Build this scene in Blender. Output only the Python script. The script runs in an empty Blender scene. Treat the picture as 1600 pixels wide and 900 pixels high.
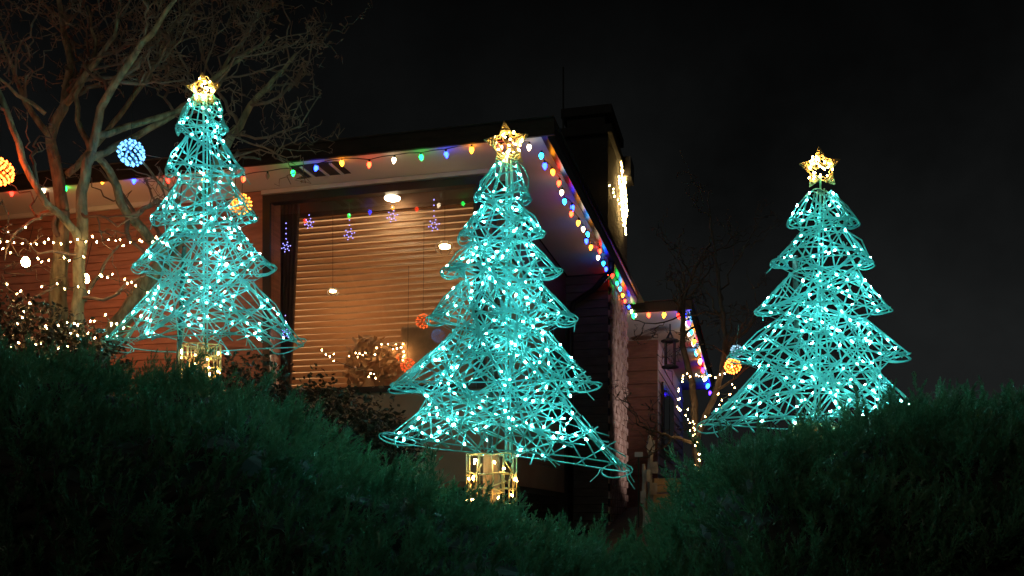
import bpy, math, random
import numpy as np
from mathutils import Vector, Matrix
random.seed(7); rng = np.random.default_rng(7)
SC = bpy.context.scene; COL = SC.collection
F, CX, HY, EYE = 1471.0, 800.0, 815.0, 1.6      # lens in photo pixels, horizon line, eye height

# ------------------------------------------------------------------ camera, sky, light, exposure
cam = bpy.data.cameras.new('camera'); camo = bpy.data.objects.new('camera', cam); COL.objects.link(camo)
camo.location = (0, 0, EYE); camo.rotation_euler = (math.radians(90), 0, 0)
cam.sensor_width = 36; cam.lens = F/1600*36; cam.shift_y = (HY-450)/1600; cam.clip_start = .05; cam.clip_end = 2000
SC.camera = camo
w = bpy.data.worlds.new('World'); SC.world = w; w.use_nodes = True
nt = w.node_tree; N = nt.nodes; Lk = nt.links
bg = N['Background']
tc = N.new('ShaderNodeTexCoord'); sep = N.new('ShaderNodeSeparateXYZ'); Lk.new(tc.outputs['Generated'], sep.inputs[0])
nz = N.new('ShaderNodeTexNoise'); nz.inputs['Scale'].default_value = 3.2; nz.inputs['Detail'].default_value = 5; nz.inputs['Roughness'].default_value = .6
Lk.new(tc.outputs['Generated'], nz.inputs['Vector'])
el = N.new('ShaderNodeMapRange'); el.inputs[1].default_value = .05; el.inputs[2].default_value = .5; el.inputs[3].default_value = 1; el.inputs[4].default_value = .12
Lk.new(sep.outputs['Z'], el.inputs[0])
rp = N.new('ShaderNodeMapRange'); rp.inputs[1].default_value = .35; rp.inputs[2].default_value = .7; rp.inputs[3].default_value = .45; rp.inputs[4].default_value = 1.25
Lk.new(nz.outputs['Fac'], rp.inputs[0])
mu = N.new('ShaderNodeMath'); mu.operation = 'MULTIPLY'; Lk.new(el.outputs[0], mu.inputs[0]); Lk.new(rp.outputs[0], mu.inputs[1])
bg.inputs['Color'].default_value = (.92, 1.0, 1.0, 1)
ms = N.new('ShaderNodeMath'); ms.operation = 'MULTIPLY'; ms.inputs[1].default_value = .0048; Lk.new(mu.outputs[0], ms.inputs[0]); Lk.new(ms.outputs[0], bg.inputs['Strength'])
sun = bpy.data.lights.new('street_light_glow', 'SUN'); sun.energy = .05; sun.angle = math.radians(12); sun.color = (1, .86, .68)
suno = bpy.data.objects.new('night_sun', sun); COL.objects.link(suno); suno.rotation_euler = (math.radians(58), 0, math.radians(-25))
SC.view_settings.view_transform = 'Standard'; SC.view_settings.look = 'None'; SC.view_settings.exposure = 1.5; SC.view_settings.gamma = 1
SC.view_settings.use_curve_mapping = False
SC.cycles.max_bounces = 5; SC.cycles.diffuse_bounces = 2; SC.cycles.glossy_bounces = 3; SC.cycles.transmission_bounces = 5; SC.cycles.transparent_max_bounces = 8
SC.cycles.sample_clamp_indirect = 3.0; SC.cycles.use_denoising = True; SC.cycles.caustics_reflective = False; SC.cycles.caustics_refractive = False
SC.cycles.use_light_tree = True

# ------------------------------------------------------------------ materials
def princ(name, col, rough=.6, var=.0, scale=8, bump=0., bscale=40, metal=0, spec=.5, stretch=None, col2=None):
    m = bpy.data.materials.new(name); m.use_nodes = True; n = m.node_tree.nodes; l = m.node_tree.links
    b = n['Principled BSDF']; b.inputs['Base Color'].default_value = (*col, 1); b.inputs['Roughness'].default_value = rough
    b.inputs['Metallic'].default_value = metal; b.inputs['Specular IOR Level'].default_value = spec
    g = n.new('ShaderNodeNewGeometry')
    vec = g.outputs['Position']
    if stretch:
        mp = n.new('ShaderNodeMapping'); mp.inputs['Scale'].default_value = stretch; l.new(vec, mp.inputs['Vector']); vec = mp.outputs[0]
    if var or col2:
        t = n.new('ShaderNodeTexNoise'); t.inputs['Scale'].default_value = scale; t.inputs['Detail'].default_value = 4; l.new(vec, t.inputs['Vector'])
        r = n.new('ShaderNodeValToRGB'); r.color_ramp.elements[0].position = .32; r.color_ramp.elements[1].position = .68
        c2 = col2 or tuple(min(1, c*(1+var)) for c in col)
        r.color_ramp.elements[0].color = (*(tuple(c*(1-var) for c in col)), 1); r.color_ramp.elements[1].color = (*c2, 1)
        l.new(t.outputs['Fac'], r.inputs[0]); l.new(r.outputs[0], b.inputs['Base Color'])
    if bump:
        t = n.new('ShaderNodeTexNoise'); t.inputs['Scale'].default_value = bscale; t.inputs['Detail'].default_value = 4; l.new(vec, t.inputs['Vector'])
        bp = n.new('ShaderNodeBump'); bp.inputs['Strength'].default_value = bump; bp.inputs['Distance'].default_value = .02
        l.new(t.outputs['Fac'], bp.inputs['Height']); l.new(bp.outputs[0], b.inputs['Normal'])
    return m
def emis(name, col, s):
    m = bpy.data.materials.new(name); m.use_nodes = True; n = m.node_tree.nodes; l = m.node_tree.links
    n.remove(n['Principled BSDF']); e = n.new('ShaderNodeEmission'); e.inputs[0].default_value = (*col, 1); e.inputs[1].default_value = s
    l.new(e.outputs[0], n['Material Output'].inputs[0]); return m
M = {}
M['ground'] = princ('soil and grass', (.03, .035, .015), .95, .4, 6, .6, 30)
M['concrete'] = princ('concrete', (.3, .29, .27), .85, .2, 5, .3, 60)
M['cable_green'] = princ('green cable plastic', (.28, .78, .75), .3, .15, 30)
n = M['cable_green'].node_tree.nodes; l = M['cable_green'].node_tree.links
tr = n.new('ShaderNodeBsdfTranslucent'); tr.inputs[0].default_value = (.30, .82, .79, 1); mx = n.new('ShaderNodeMixShader'); mx.inputs[0].default_value = .45
l.new(n['Principled BSDF'].outputs[0], mx.inputs[1]); l.new(tr.outputs[0], mx.inputs[2]); l.new(mx.outputs[0], n['Material Output'].inputs[0])
M['gold_cable'] = princ('gold cable plastic', (.7, .52, .2), .35)
M['teal_bulb'] = emis('teal mini bulb', (.27, 1.0, .98), 125)
M['gold_bulb'] = emis('gold mini bulb', (1, .62, .2), 40)
M['warm_bulb'] = emis('warm mini bulb', (1, .58, .22), 42)
M['big_bulb'] = emis('amber globe bulb', (1, .42, .15), 110)
M['stake'] = princ('dark green stake', (.012, .03, .022), .5)
M['black'] = princ('black paint', (.012, .012, .012), .4)
M['juniper'] = princ('juniper foliage', (.055, .16, .085), .42, .4, 7, col2=(.10, .23, .11))
n = M['juniper'].node_tree.nodes; l = M['juniper'].node_tree.links
tr = n.new('ShaderNodeBsdfTranslucent'); tr.inputs[0].default_value = (.09, .24, .12, 1); mx = n.new('ShaderNodeMixShader'); mx.inputs[0].default_value = .4
l.new(n['Principled BSDF'].outputs[0], mx.inputs[1]); l.new(tr.outputs[0], mx.inputs[2]); l.new(mx.outputs[0], n['Material Output'].inputs[0])
M['juniper_core'] = princ('juniper dark core', (.012, .014, .008), .9)
M['leaf'] = princ('dark broad leaf', (.03, .045, .02), .35, .5, 14, col2=(.07, .05, .03))
M['bark'] = princ('pale bark', (.31, .26, .15), .85, .55, 22, 1.0, 38, stretch=(1, 1, .35))
M['twig'] = princ('bare twig', (.22, .145, .10), .8, .3, 10)
M['dark_twig'] = princ('dark twig', (.07, .055, .045), .85, .3, 10)
M['siding'] = princ('red brown boards', (.33, .135, .085), .6, .22, 5, .25, 40, stretch=(1, 1, 6))
M['wingboard'] = princ('brown boards', (.22, .09, .055), .6, .22, 5, .25, 40, stretch=(1, 1, 6))
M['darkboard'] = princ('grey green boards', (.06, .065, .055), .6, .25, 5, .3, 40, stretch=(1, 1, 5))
M['soffit'] = princ('soffit paint', (.62, .56, .52), .55, .06, 2, .05, 30)
M['trim'] = princ('cream trim paint', (.6, .52, .45), .5, .05, 4)
M['beige'] = princ('beige panel', (.36, .29, .21), .6, .1, 3, .1, 30)
M['fascia'] = princ('dark brown gutter paint', (.014, .010, .008), .3, .15, 6)
M['front_fascia'] = princ('matt dark fascia board', (.022, .014, .010), .7, .3, 5, .2, 30, spec=.15, stretch=(1, 1, 5))
M['roof'] = princ('asphalt shingle', (.03, .028, .027), .9, .3, 9, .5, 50)
M['frame'] = princ('dark bronze frame', (.02, .018, .016), .4)
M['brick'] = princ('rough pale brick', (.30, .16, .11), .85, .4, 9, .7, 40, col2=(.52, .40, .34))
M['chimney'] = princ('near-black brick', (.009, .008, .008), .9, .3, 8, .5, 40)  # very dark brick all over, tone varies a little
M['wood'] = princ('weathered wood', (.33, .22, .11), .7, .25, 8, .3, 40)
M['grey_wood'] = princ('grey driftwood', (.32, .29, .27), .8, .3, 10, .4, 40)
M['whitewall'] = princ('white wall boards', (.55, .52, .54), .6, .06, 3, .1, 30)
M['curtain'] = princ('brown drape', (.14, .075, .04), .9, .2, 6)
M['sofa'] = princ('brown upholstery', (.55, .33, .19), .9, .15, 9, .2, 80)
M['room'] = princ('tan room paint', (.45, .32, .2), .8)
m = princ('slat blind wood', (.47, .32, .205), .5, .12, 6, stretch=(1, 1, 5)); M['slat'] = m
n = m.node_tree.nodes; l = m.node_tree.links
tr = n.new('ShaderNodeBsdfTranslucent'); tr.inputs[0].default_value = (.52, .34, .2, 1); mx = n.new('ShaderNodeMixShader'); mx.inputs[0].default_value = .5
l.new(n['Principled BSDF'].outputs[0], mx.inputs[1]); l.new(tr.outputs[0], mx.inputs[2]); l.new(mx.outputs[0], n['Material Output'].inputs[0])
m = bpy.data.materials.new('window glass'); m.use_nodes = True; M['glass'] = m; n = m.node_tree.nodes; l = m.node_tree.links
n.remove(n['Principled BSDF']); t_ = n.new('ShaderNodeBsdfTransparent'); g_ = n.new('ShaderNodeBsdfGlossy'); g_.inputs['Roughness'].default_value = .02
fr = n.new('ShaderNodeFresnel'); fr.inputs[0].default_value = 1.75; mx = n.new('ShaderNodeMixShader')
l.new(fr.outputs[0], mx.inputs[0]); l.new(t_.outputs[0], mx.inputs[1]); l.new(g_.outputs[0], mx.inputs[2]); l.new(mx.outputs[0], n['Material Output'].inputs[0])
M['dark_glass'] = princ('dark glass', (.008, .009, .01), .06)
C9 = {'w': ((1, .75, .45), 4), 'g': ((.006, 1, .09), 5), 'b': ((.010, .03, 1.0), 7), 'y': ((1, .30, .01), 6), 'o': ((1, .03, .008), 6), 'c': ((.012, .45, 1.0), 5), 'r': ((1, .012, .006), 6), 'p': ((.04, .01, 1), 7)}
C9 = {k: (c, q*1.35) for k, (c, q) in C9.items()}
for k, (c, s) in C9.items(): M['c9'+k] = emis('painted bulb '+k, c, s)
M['c9x'] = princ('burnt out bulb glass', (.5, .3, .28), .15)
M['snow'] = emis('violet led', (.3, .28, 1.0), 1.6)
M['lampdisc'] = emis('ceiling lamp diffuser', (1, .80, .5), 22)
M['glint'] = emis('pendant lamp glass', (1, .66, .3), 12)

# ------------------------------------------------------------------ helpers
W = {}
def link(name, data, mat=None, parent=None, mw=None):
    o = bpy.data.objects.new(name, data); COL.objects.link(o)
    mw = mw or Matrix.Identity(4); W[o] = mw
    if parent is not None:
        o.parent = parent; o.matrix_parent_inverse = W[parent].inverted()
    o.matrix_basis = mw
    return o
def thing(name, loc, label, cat, group=None):
    o = link(name, None, mw=Matrix.Translation(Vector(loc))); o.empty_display_size = .1
    return tag(o, label, cat, group)
def tag(o, label, cat, group=None):
    o['label'] = label; o['category'] = cat
    if group: o['group'] = group
    return o
def P(px, py, d): return Vector(((px-CX)/F*d, d, EYE+(HY-py)/F*d))
ANG = math.atan2(373, F)
Uv = Vector((math.cos(ANG), -math.sin(ANG), 0)); Vv = Vector((math.sin(ANG), math.cos(ANG), 0))
D0 = 8.5; EC = Vector((45/F*D0, D0, 0)); ZS = EYE + D0*603/F           # eave corner and soffit height
def H(s, t, z): return EC + Uv*s + Vv*t + Vector((0, 0, z))
O_ = Vector((0, 0, EYE))
def ray(px, py): return Vector(((px-CX)/F, 1, (HY-py)/F))
def on_t(px, py, t):                      # pixel -> point on the house plane a distance t behind the front eave
    r = ray(px, py); k = (t - (O_-EC).dot(Vv))/r.dot(Vv); p = O_+r*k; return (p-EC).dot(Uv), p.z
def on_s(px, py, s):
    r = ray(px, py); k = (s - (O_-EC).dot(Uv))/r.dot(Uv); p = O_+r*k; return (p-EC).dot(Vv), p.z
class MB:
    def __init__(s): s.v = []; s.f = []
    def add(s, vs, fs):
        b = len(s.v); s.v += [tuple(v) for v in vs]; s.f += [tuple(i+b for i in f) for f in fs]
    def box(s, c): s.add(c, [(0, 3, 2, 1), (4, 5, 6, 7), (0, 1, 5, 4), (1, 2, 6, 5), (2, 3, 7, 6), (3, 0, 4, 7)])
    def hbox(s, s0, s1, t0, t1, z0, z1): s.box([H(a, b, z) for z in (z0, z1) for a, b in ((s0, t0), (s1, t0), (s1, t1), (s0, t1))])
    def wbox(s, c, sx, sy, sz, rz=0):
        R = Matrix.Rotation(rz, 3, 'Z')
        s.box([Vector(c)+R@Vector((a*sx/2, b*sy/2, k*sz/2)) for k in (-1, 1) for a, b in ((-1, -1), (1, -1), (1, 1), (-1, 1))])
    def tube(s, pts, rad, n=5, closed=False, cap=True):
        pts = [Vector(p) for p in pts]; k = len(pts); rs = rad if isinstance(rad, (list, tuple)) else [rad]*k
        vs = []; ref = None
        for i, p in enumerate(pts):
            a = pts[(i-1) % k] if (closed or i > 0) else p; b = pts[(i+1) % k] if (closed or i < k-1) else p
            d = (b-a)
            d = d.normalized() if d.length > 1e-9 else Vector((0, 0, 1))
            if ref is None:
                ref = Vector((0, 0, 1)) if abs(d.z) < .9 else Vector((1, 0, 0))
            x = ref - d*ref.dot(d)
            x = x.normalized() if x.length > 1e-6 else d.orthogonal().normalized()
            ref = x; y = d.cross(x)
            for j in range(n):
                q = 2*math.pi*j/n; vs.append(p+(x*math.cos(q)+y*math.sin(q))*rs[i])
        fs = []
        for i in range(k if closed else k-1):
            for j in range(n):
                a = i*n+j; b = i*n+(j+1) % n; c = ((i+1) % k)*n+(j+1) % n; e = ((i+1) % k)*n+j; fs.append((a, b, c, e))
        if cap and not closed: fs.append(tuple(range(n-1, -1, -1))); fs.append(tuple((k-1)*n+j for j in range(n)))
        s.add(vs, fs)
    def lathe(s, base, axis, prof, n=10):   # prof: list of (distance along axis, radius)
        base = Vector(base); axis = Vector(axis).normalized()
        s.tube([base+axis*h for h, r in prof], [max(r, 1e-4) for h, r in prof], n)
    def mesh(s, name):
        me = bpy.data.meshes.new(name); me.from_pydata(s.v, [], s.f); return me
    def build(s, name, mat, parent=None, smooth=False, kind=None, center=True):
        vs = s.v; mw = None
        if center:
            a = np.array(s.v); c = (a.min(0)+a.max(0))/2; vs = [tuple(x) for x in (a-c)]; mw = Matrix.Translation(Vector(c))
        me = bpy.data.meshes.new(name); me.from_pydata(vs, [], s.f); me.materials.append(mat)
        if smooth: me.polygons.foreach_set('use_smooth', [True]*len(me.polygons))
        o = link(name, me, parent=parent, mw=mw)
        if kind: o['kind'] = kind
        return o
def align(d, roll=0):
    return Vector((0, 0, 1)).rotation_difference(Vector(d)).to_matrix().to_4x4() @ Matrix.Rotation(roll, 4, 'Z')
def lathe_mesh(name, prof, n, mat):
    b = MB(); b.lathe((0, 0, 0), (0, 0, 1), prof, n); me = b.mesh(name); me.materials.append(mat)
    me.polygons.foreach_set('use_smooth', [True]*len(me.polygons)); return me
def place(name, me, parent, loc, d=(0, 0, 1), sc=1): return link(name, me, parent=parent, mw=Matrix.Translation(Vector(loc)) @ align(d) @ Matrix.Scale(sc, 4))
MINI = [(-.011, .001), (-.008, .0045), (-.002, .0058), (.005, .0045), (.012, .001)]
mini = {k: lathe_mesh('mini bulb '+k, MINI, 6, M[k]) for k in ('teal_bulb', 'gold_bulb', 'warm_bulb')}
C9P = [(0, .010), (-.008, .019), (-.022, .0235), (-.038, .020), (-.055, .011), (-.066, .0015)]
c9m = {k: lathe_mesh('painted bulb '+k, C9P, 10, M['c9'+k]) for k in list(C9)+['x']}
sockm = lathe_mesh('bulb socket', [(-.004, .012), (.024, .011)], 8, M['stake'])
def smooth01(a): a = max(0, min(1, a)); return a*a*(3-2*a)

# ------------------------------------------------------------------ ground
def gz(x, y):
    z = 0.9 + .5*smooth01((y-2.5)/2.5)
    z += (.92*smooth01((-x-.5)/1.6) + .45*smooth01((x-.9)/1.2))*smooth01((y-4.7)/1.2)
    return z
xs = sorted(set(list(np.linspace(-9, 9, 61)) + [-150, -80, -40, -20, -13, 13, 20, 40, 80, 150]))
ys = sorted(set([-60, -30, -10, 0, 2.28, 2.34] + list(np.linspace(2.6, 14, 40)) + [18, 25, 40, 70, 120, 250]))
b = MB(); nx = len(xs)
for y in ys:
    for x in xs: b.v.append((x, y, 0.0 if y <= 2.3 else gz(x, y)))
for j in range(len(ys)-1):
    for i in range(nx-1): b.f.append((j*nx+i, j*nx+i+1, (j+1)*nx+i+1, (j+1)*nx+i))
o = b.build('ground', M['ground'], smooth=False, center=False); o['kind'] = 'structure'
b = MB(); b.wbox((0, 0, .004+.05), 60, 3.6, .1); o = b.build('pavement', M['concrete']); o['kind'] = 'structure'
b = MB(); b.wbox((0, 2.26, .46), 40, .2, 1.0)
o = tag(b.build('retaining_wall', M['concrete']), 'low concrete retaining wall holding the juniper bed', 'wall')

# ------------------------------------------------------------------ house
house = thing('house', H(-3, 3, 1.7), 'low-eaved wooden house with picture window and chimney behind the lit wire trees', 'house')
TB = .69; SB = -.70; ZB = 1.4          # front wall plane, side wall plane, wall base
wl, wzt = on_t(424, 300, TB); wr, _ = on_t(746, 300, TB)
_, wz1 = on_t(585, 283, TB); wz1 = ZS-.06; wz0 = on_t(700, 602, TB)[1]
b = MB(); SL = -9.5
b.hbox(SL, wl, TB, TB+.2, ZB, ZS); b.hbox(wr, SB, TB, TB+.2, ZB, ZS); b.hbox(wl, wr, TB, TB+.2, ZB, wz0); b.hbox(wl, wr, TB, TB+.2, wz1, ZS)
b.build('wall', M['siding'], house)
b = MB()
sw0, sw1 = 1.1, 3.9                    # side window along t
szl = 3.05; szt = 4.55
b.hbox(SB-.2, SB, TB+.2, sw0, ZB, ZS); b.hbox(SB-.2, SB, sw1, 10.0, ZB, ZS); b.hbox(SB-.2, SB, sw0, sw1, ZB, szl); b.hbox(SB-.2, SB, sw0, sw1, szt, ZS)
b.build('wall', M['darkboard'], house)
# boards on the front wall, left of the window
pitch = .085; z = 1.75; k = 0
b0 = MB(); L0 = (wl-.30)-SL
b0.box([Vector(c) for c in ((0, 0, 0), (L0, 0, 0), (L0, .02, 0), (0, .02, 0), (0, .012, pitch*.93), (L0, .012, pitch*.93), (L0, .02, pitch*.93), (0, .02, pitch*.93))])
bm_ = b0.mesh('siding board'); bm_.materials.append(M['siding'])
RH = Matrix.Rotation(-ANG, 4, 'Z')
while z < ZS-.09:
    link('board', bm_, parent=house, mw=Matrix.Translation(H(SL, TB-.02-random.random()*.002, z)) @ RH); z += pitch
# pillar beside the window
b = MB(); b.hbox(wl-.295, wl-.085, TB-.03, TB, 1.6, ZS-.005); b.build('pillar', M['siding'], house)
# beige panels under the window and along the side wall
zb = on_t(780, 752, TB)[1]
for i in range(3):
    h = (wz0-.05-zb)/3; b = MB(); b.hbox(wl-.05, SB+.012, TB-.018, TB, zb+i*h+.004, zb+(i+1)*h-.004); b.build('panel', M['beige'], house)
    b = MB(); b.hbox(SB, SB+.018, TB+.001, 4.6, zb+i*h+.004, zb+(i+1)*h-.004); b.build('panel', M['beige'], house)
b = MB(); b.hbox(wl+.3, SB-.15, TB-.012, TB, zb-.45, zb-.06); b.build('basement_window', M['dark_glass'], house)
b = MB(); b.hbox(SB, SB+.012, 1.2, 4.2, zb-.45, zb-.06); b.build('basement_window', M['dark_glass'], house)
# soffit, fascia, roof
EAV = 6.75; OV = 0.0
b = MB(); b.hbox(SL, 0, 0, TB-.03, ZS, ZS+.03); b.build('soffit', M['soffit'], house)
b = MB(); b.hbox(SB+.02, -.0, TB-.03, EAV, ZS, ZS+.03); b.build('soffit', M['soffit'], house)
b = MB(); b.hbox(SL, wl-.32, TB-.05, TB-.02, ZS-.05, ZS-.003); b.build('trim', M['trim'], house)
b = MB(); b.hbox(wl-.09, SB+.03, TB-.055, TB-.005, ZS-.045, ZS-.003); b.build('trim', M['trim'], house)
b = MB(); b.hbox(SL, .13, -.03, 0, ZS-.012, ZS+.14); b.build('fascia', M['front_fascia'], house)
def gutter(s0, t0, t1, z, name, par):
    b = MB(); prof = [(0, -.01), (.055, -.01), (.085, .05), (.085, .10), (.10, .115), (.10, .16), (.09, .16), (.07, .11), (0, .11)]
    pts0 = [H(s0+a, t0, z+c) for a, c in prof]; pts1 = [H(s0+a, t1, z+c) for a, c in prof]; n = len(prof)
    b.add(pts0+pts1, [(i, (i+1) % n, n+(i+1) % n, n+i) for i in range(n)] + [tuple(range(n-1, -1, -1)), tuple(range(n, 2*n))])
    return b.build(name, M['fascia'], par)
gutter(.002, 0, EAV, ZS, 'gutter', house)
b = MB()
A0, A1 = H(SL, -.06, ZS+.145), H(.13, -.06, ZS+.145); B1 = H(.13, 9, ZS+.145); R0, R1 = H(SL, 4.2, ZS+.75), H(-4.2, 4.2, ZS+.75); B0 = H(SL, 9, ZS+.145)
b.add([A0, A1, B1, B0, R0, R1], [(0, 1, 5, 4), (1, 2, 5), (2, 3, 4, 5), (0, 3, 2, 1), (0, 4, 3)]); b.build('roof', M['roof'], house)
# soffit vent
vs0, vt0 = -2.32, .12
def hzp(px, py, z):
    r = ray(px, py); k = (z-EYE)/r.z; p = O_+r*k-EC; return p.dot(Uv), p.dot(Vv)
va = hzp(470, 272, ZS); vb = hzp(532, 256, ZS)
b = MB(); b.hbox(va[0], vb[0], .10, .42, ZS-.006, ZS-.001); vent = b.build('soffit_vent', M['black'], house)
for i in range(3):
    s_ = va[0]+(vb[0]-va[0])*(i+.6)/3.2; b = MB(); b.hbox(s_, s_+.025, .11, .41, ZS-.02, ZS-.007); b.build('louver', M['soffit'], vent)
# main window
win = link('window', None, parent=house, mw=Matrix.Translation(H((wl+wr)/2, TB, wz0))); fw = .085
for nm, q in (('frame', (wl-fw, wl, TB-.035, TB+.06, wz0-.05, wz1)), ('frame', (wr, wr+fw, TB-.035, TB+.06, wz0-.05, wz1)),
              ('frame', (wl, wr, TB-.035, TB+.06, wz1-.075, wz1+.002)), ('sill', (wl, wr, TB-.05, TB+.06, wz0-.05, wz0+.01))):
    b = MB(); b.hbox(*q); b.build(nm, M['frame'], win)
b = MB(); b.add([H(wl, TB+.02, wz0), H(wr, TB+.02, wz0), H(wr, TB+.02, wz1), H(wl, TB+.02, wz1)], [(0, 1, 2, 3)]); b.build('pane', M['glass'], win)
TS = TB+.38                                # slat blind
zz = wz0+.02; sp = .068; rs_ = np.random.default_rng(3)
bs = MB(); wslat = wr-wl+.5
bs.box([Vector(c)*1.0 if False else Vector((c[0], c[1]*1.15, c[2]*1.3)) for c in ((0, -.018, -.024), (wslat, -.018, -.024), (wslat, -.015, -.026), (0, -.015, -.026), (0, .015, .024), (wslat, .015, .024), (wslat, .018, .022), (0, .018, .022))])
sm = bs.mesh('slat'); sm.materials.append(M['slat'])
while zz < wz1+.02:
    link('slat', sm, parent=win, mw=Matrix.Translation(H(wl-.25, TS, zz)) @ RH @ Matrix.Rotation(rs_.normal()*.012, 4, 'X')); zz += sp
b = MB(); b.hbox(wl-.2, wr+.2, TS-.06, TS-.02, wz1-.13, wz1+.1); b.build('valance', M['curtain'], win)
b = MB(); pts = []
for i in range(25):                        # folded drape at the left edge, wider at its top
    x = i/24; pts.append((x, .02*math.sin(i*1.6)))
vs = [H(wl-.12+x*.30, TS-.09+y, wz1+.05) for x, y in pts]+[H(wl-.12+x*.19, TS-.09+y, wz0-.05) for x, y in pts]
b.add(vs, [(i, i+1, 26+i, 25+i) for i in range(24)]); o = b.build('drape', M['curtain'], win, True)
# room behind
b = MB(); r0, r1 = wl-.6, wr+.02; t1 = TB+3.2
for q in ((r0, r1, t1, t1+.05, wz0-.8, ZS), (r0-.05, r0, TB+.2, t1, wz0-.8, ZS), (r1, r1+.05, TB+.2, t1, wz0-.8, ZS), (r0, r1, TB+.2, t1, ZS, ZS+.03), (r0, r1, TB+.2, t1, wz0-.85, wz0-.8)): b.hbox(*q)
b.build('room', M['room'], house)
# unseen lamp added in the room so the blind glows from behind
def lamp(name, loc, e, col, r, parent):
    d = bpy.data.lights.new(name, 'POINT'); d.energy = e; d.color = col; d.shadow_soft_size = r
    return link(name, d, parent=parent, mw=Matrix.Translation(Vector(loc)))
fl = thing('added_room_lamp', H(wl+.75, TS+.9, wz0-.8), 'unseen warm lamp added in the room to backlight the slat blind', 'lamp')
b = MB(); c = H(wl+.75, TS+.9, 0); b.lathe(c+Vector((0, 0, wz0-.8)), (0, 0, 1), [(0, .15), (.02, .15), (.03, .012), (1.25, .012)], 10); b.build('stand', M['black'], fl)
lamp('bulb', c+Vector((0, 0, wz0+.75)), 44, (1, .70, .42), .12, fl)
# light fittings and a glint seen in the window, between glass and blind
def fitting(px, py, t, kind, label):
    s_, z_ = on_t(px, py, t); p = H(s_, t, z_)
    th = thing('ceiling_light' if kind == 0 else 'pendant_light', p, label, 'lamp')
    if kind == 0:
        b = MB(); b.lathe(p+Vector((0, 0, .012)), (0, 0, -1), [(0, .075), (.012, .078), (.02, .06), (.024, .0)], 20); b.build('diffuser', M['lampdisc'], th, True)
        b = MB(); b.lathe(p+Vector((0, 0, .013)), (0, 0, 1), [(0, .085), (.012, .085)], 20); b.build('housing', M['trim'], th)
        b = MB(); b.tube([p+Vector((0, 0, .02)), H(s_, t, ZS-.001)], .006, 6); b.build('rod', M['black'], th)
    else:
        r = .045*kind
        b = MB(); b.lathe(p+Vector((0, 0, .018*kind)), (0, 0, -1), [(0, .012), (.012*kind, r), (.03*kind, r*.9), (.036*kind, .001)], 14); b.build('globe', M['glint'], th, True)
        b = MB()
        for q in range(6):
            a = q*math.pi/3; e = Vector((math.cos(a), math.sin(a), 0))
            b.tube([p+Vector((0, 0, .05*kind)), p+e*r*1.5+Vector((0, 0, .02*kind)), p+e*r*1.6-Vector((0, 0, .03*kind)), p+e*r*1.1-Vector((0, 0, .05*kind))], .0035, 4)
        b.build('cage', M['black'], th)
        b = MB(); b.tube([p+Vector((0, 0, .015)), H(s_, t, ZS-.001)], .0025, 5); b.build('cord', M['curtain'], th)
fitting(613, 311, TB+.16, 0, 'bright flat white ceiling light seen at the top of the picture window')
fitting(695, 385, TB+.14, 1.3, 'caged pendant lamp glowing in the window near its right side')
fitting(520, 455, TB+.14, .8, 'small glint low in the window, modelled as a glowing pendant in front of the slats')  # a glint in the window, put in as a glowing pendant
# house plant and sofa between glass and blind
sp_ = on_t(578, 560, TB+.22)
th = thing('house_plant', H(sp_[0], TB+.2, wz0-.3), 'rounded house plant seen as a brown silhouette against the lit blind', 'plant')
b = MB()
for i in range(420):
    a = random.uniform(0, 2*math.pi); rr = math.sqrt(random.random()); x = rr*math.cos(a)*.30; zc = rr*math.sin(a)*.33
    p = H(sp_[0]+x, TB+.27+random.uniform(-.06, .06), wz0+.25+zc); d = Vector((random.gauss(0, 1), random.gauss(0, 1), random.gauss(0, 1))).normalized(); q = d.orthogonal().normalized()
    b.add([p, p+d*.05+q*.03, p+d*.1, p+d*.05-q*.03], [(0, 1, 2, 3)])
b.build('foliage', M['sofa'], th, kind='stuff')
b = MB(); b.lathe(H(sp_[0], TB+.2, wz0-.3), (0, 0, 1), [(0, .09), (.22, .13), (.24, .12), (.45, .02)], 12); b.build('pot', M['sofa'], th)
s0_, zt_ = on_t(622, 502, TB+.2)
th = thing('sofa', H((s0_+wr)/2, TB+.2, wz0-.8), 'brown sofa back standing inside the window beside the plant', 'sofa')
b = MB(); b.hbox(s0_, wr+.0, TB+.24, TB+.33, wz0-.45, zt_-.03); o = b.build('backrest', M['sofa'], th)
md = o.modifiers.new('bevel', 'BEVEL'); md.width = .05; md.segments = 3
b = MB(); b.hbox(s0_+.03, wr-.05, TB+.21, TB+.30, wz0-.8, wz0-.45); b.build('base', M['sofa'], th)
# side window
sw = link('window', None, parent=house, mw=Matrix.Translation(H(SB, 2.5, szl)))
for q in ((SB-.1, SB+.02, sw0, sw0+.06, szl, szt), (SB-.1, SB+.02, sw1-.06, sw1, szl, szt), (SB-.1, SB+.02, sw0+.06, sw1-.06, szl, szl+.06), (SB-.1, SB+.02, sw0+.06, sw1-.06, szt-.06, szt)):
    b = MB(); b.hbox(*q); b.build('frame', M['frame'], sw)
b = MB(); b.hbox(SB-.08, SB-.06, sw0+.03, sw1-.03, szl+.03, szt-.03); b.build('pane', M['dark_glass'], sw)
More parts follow.
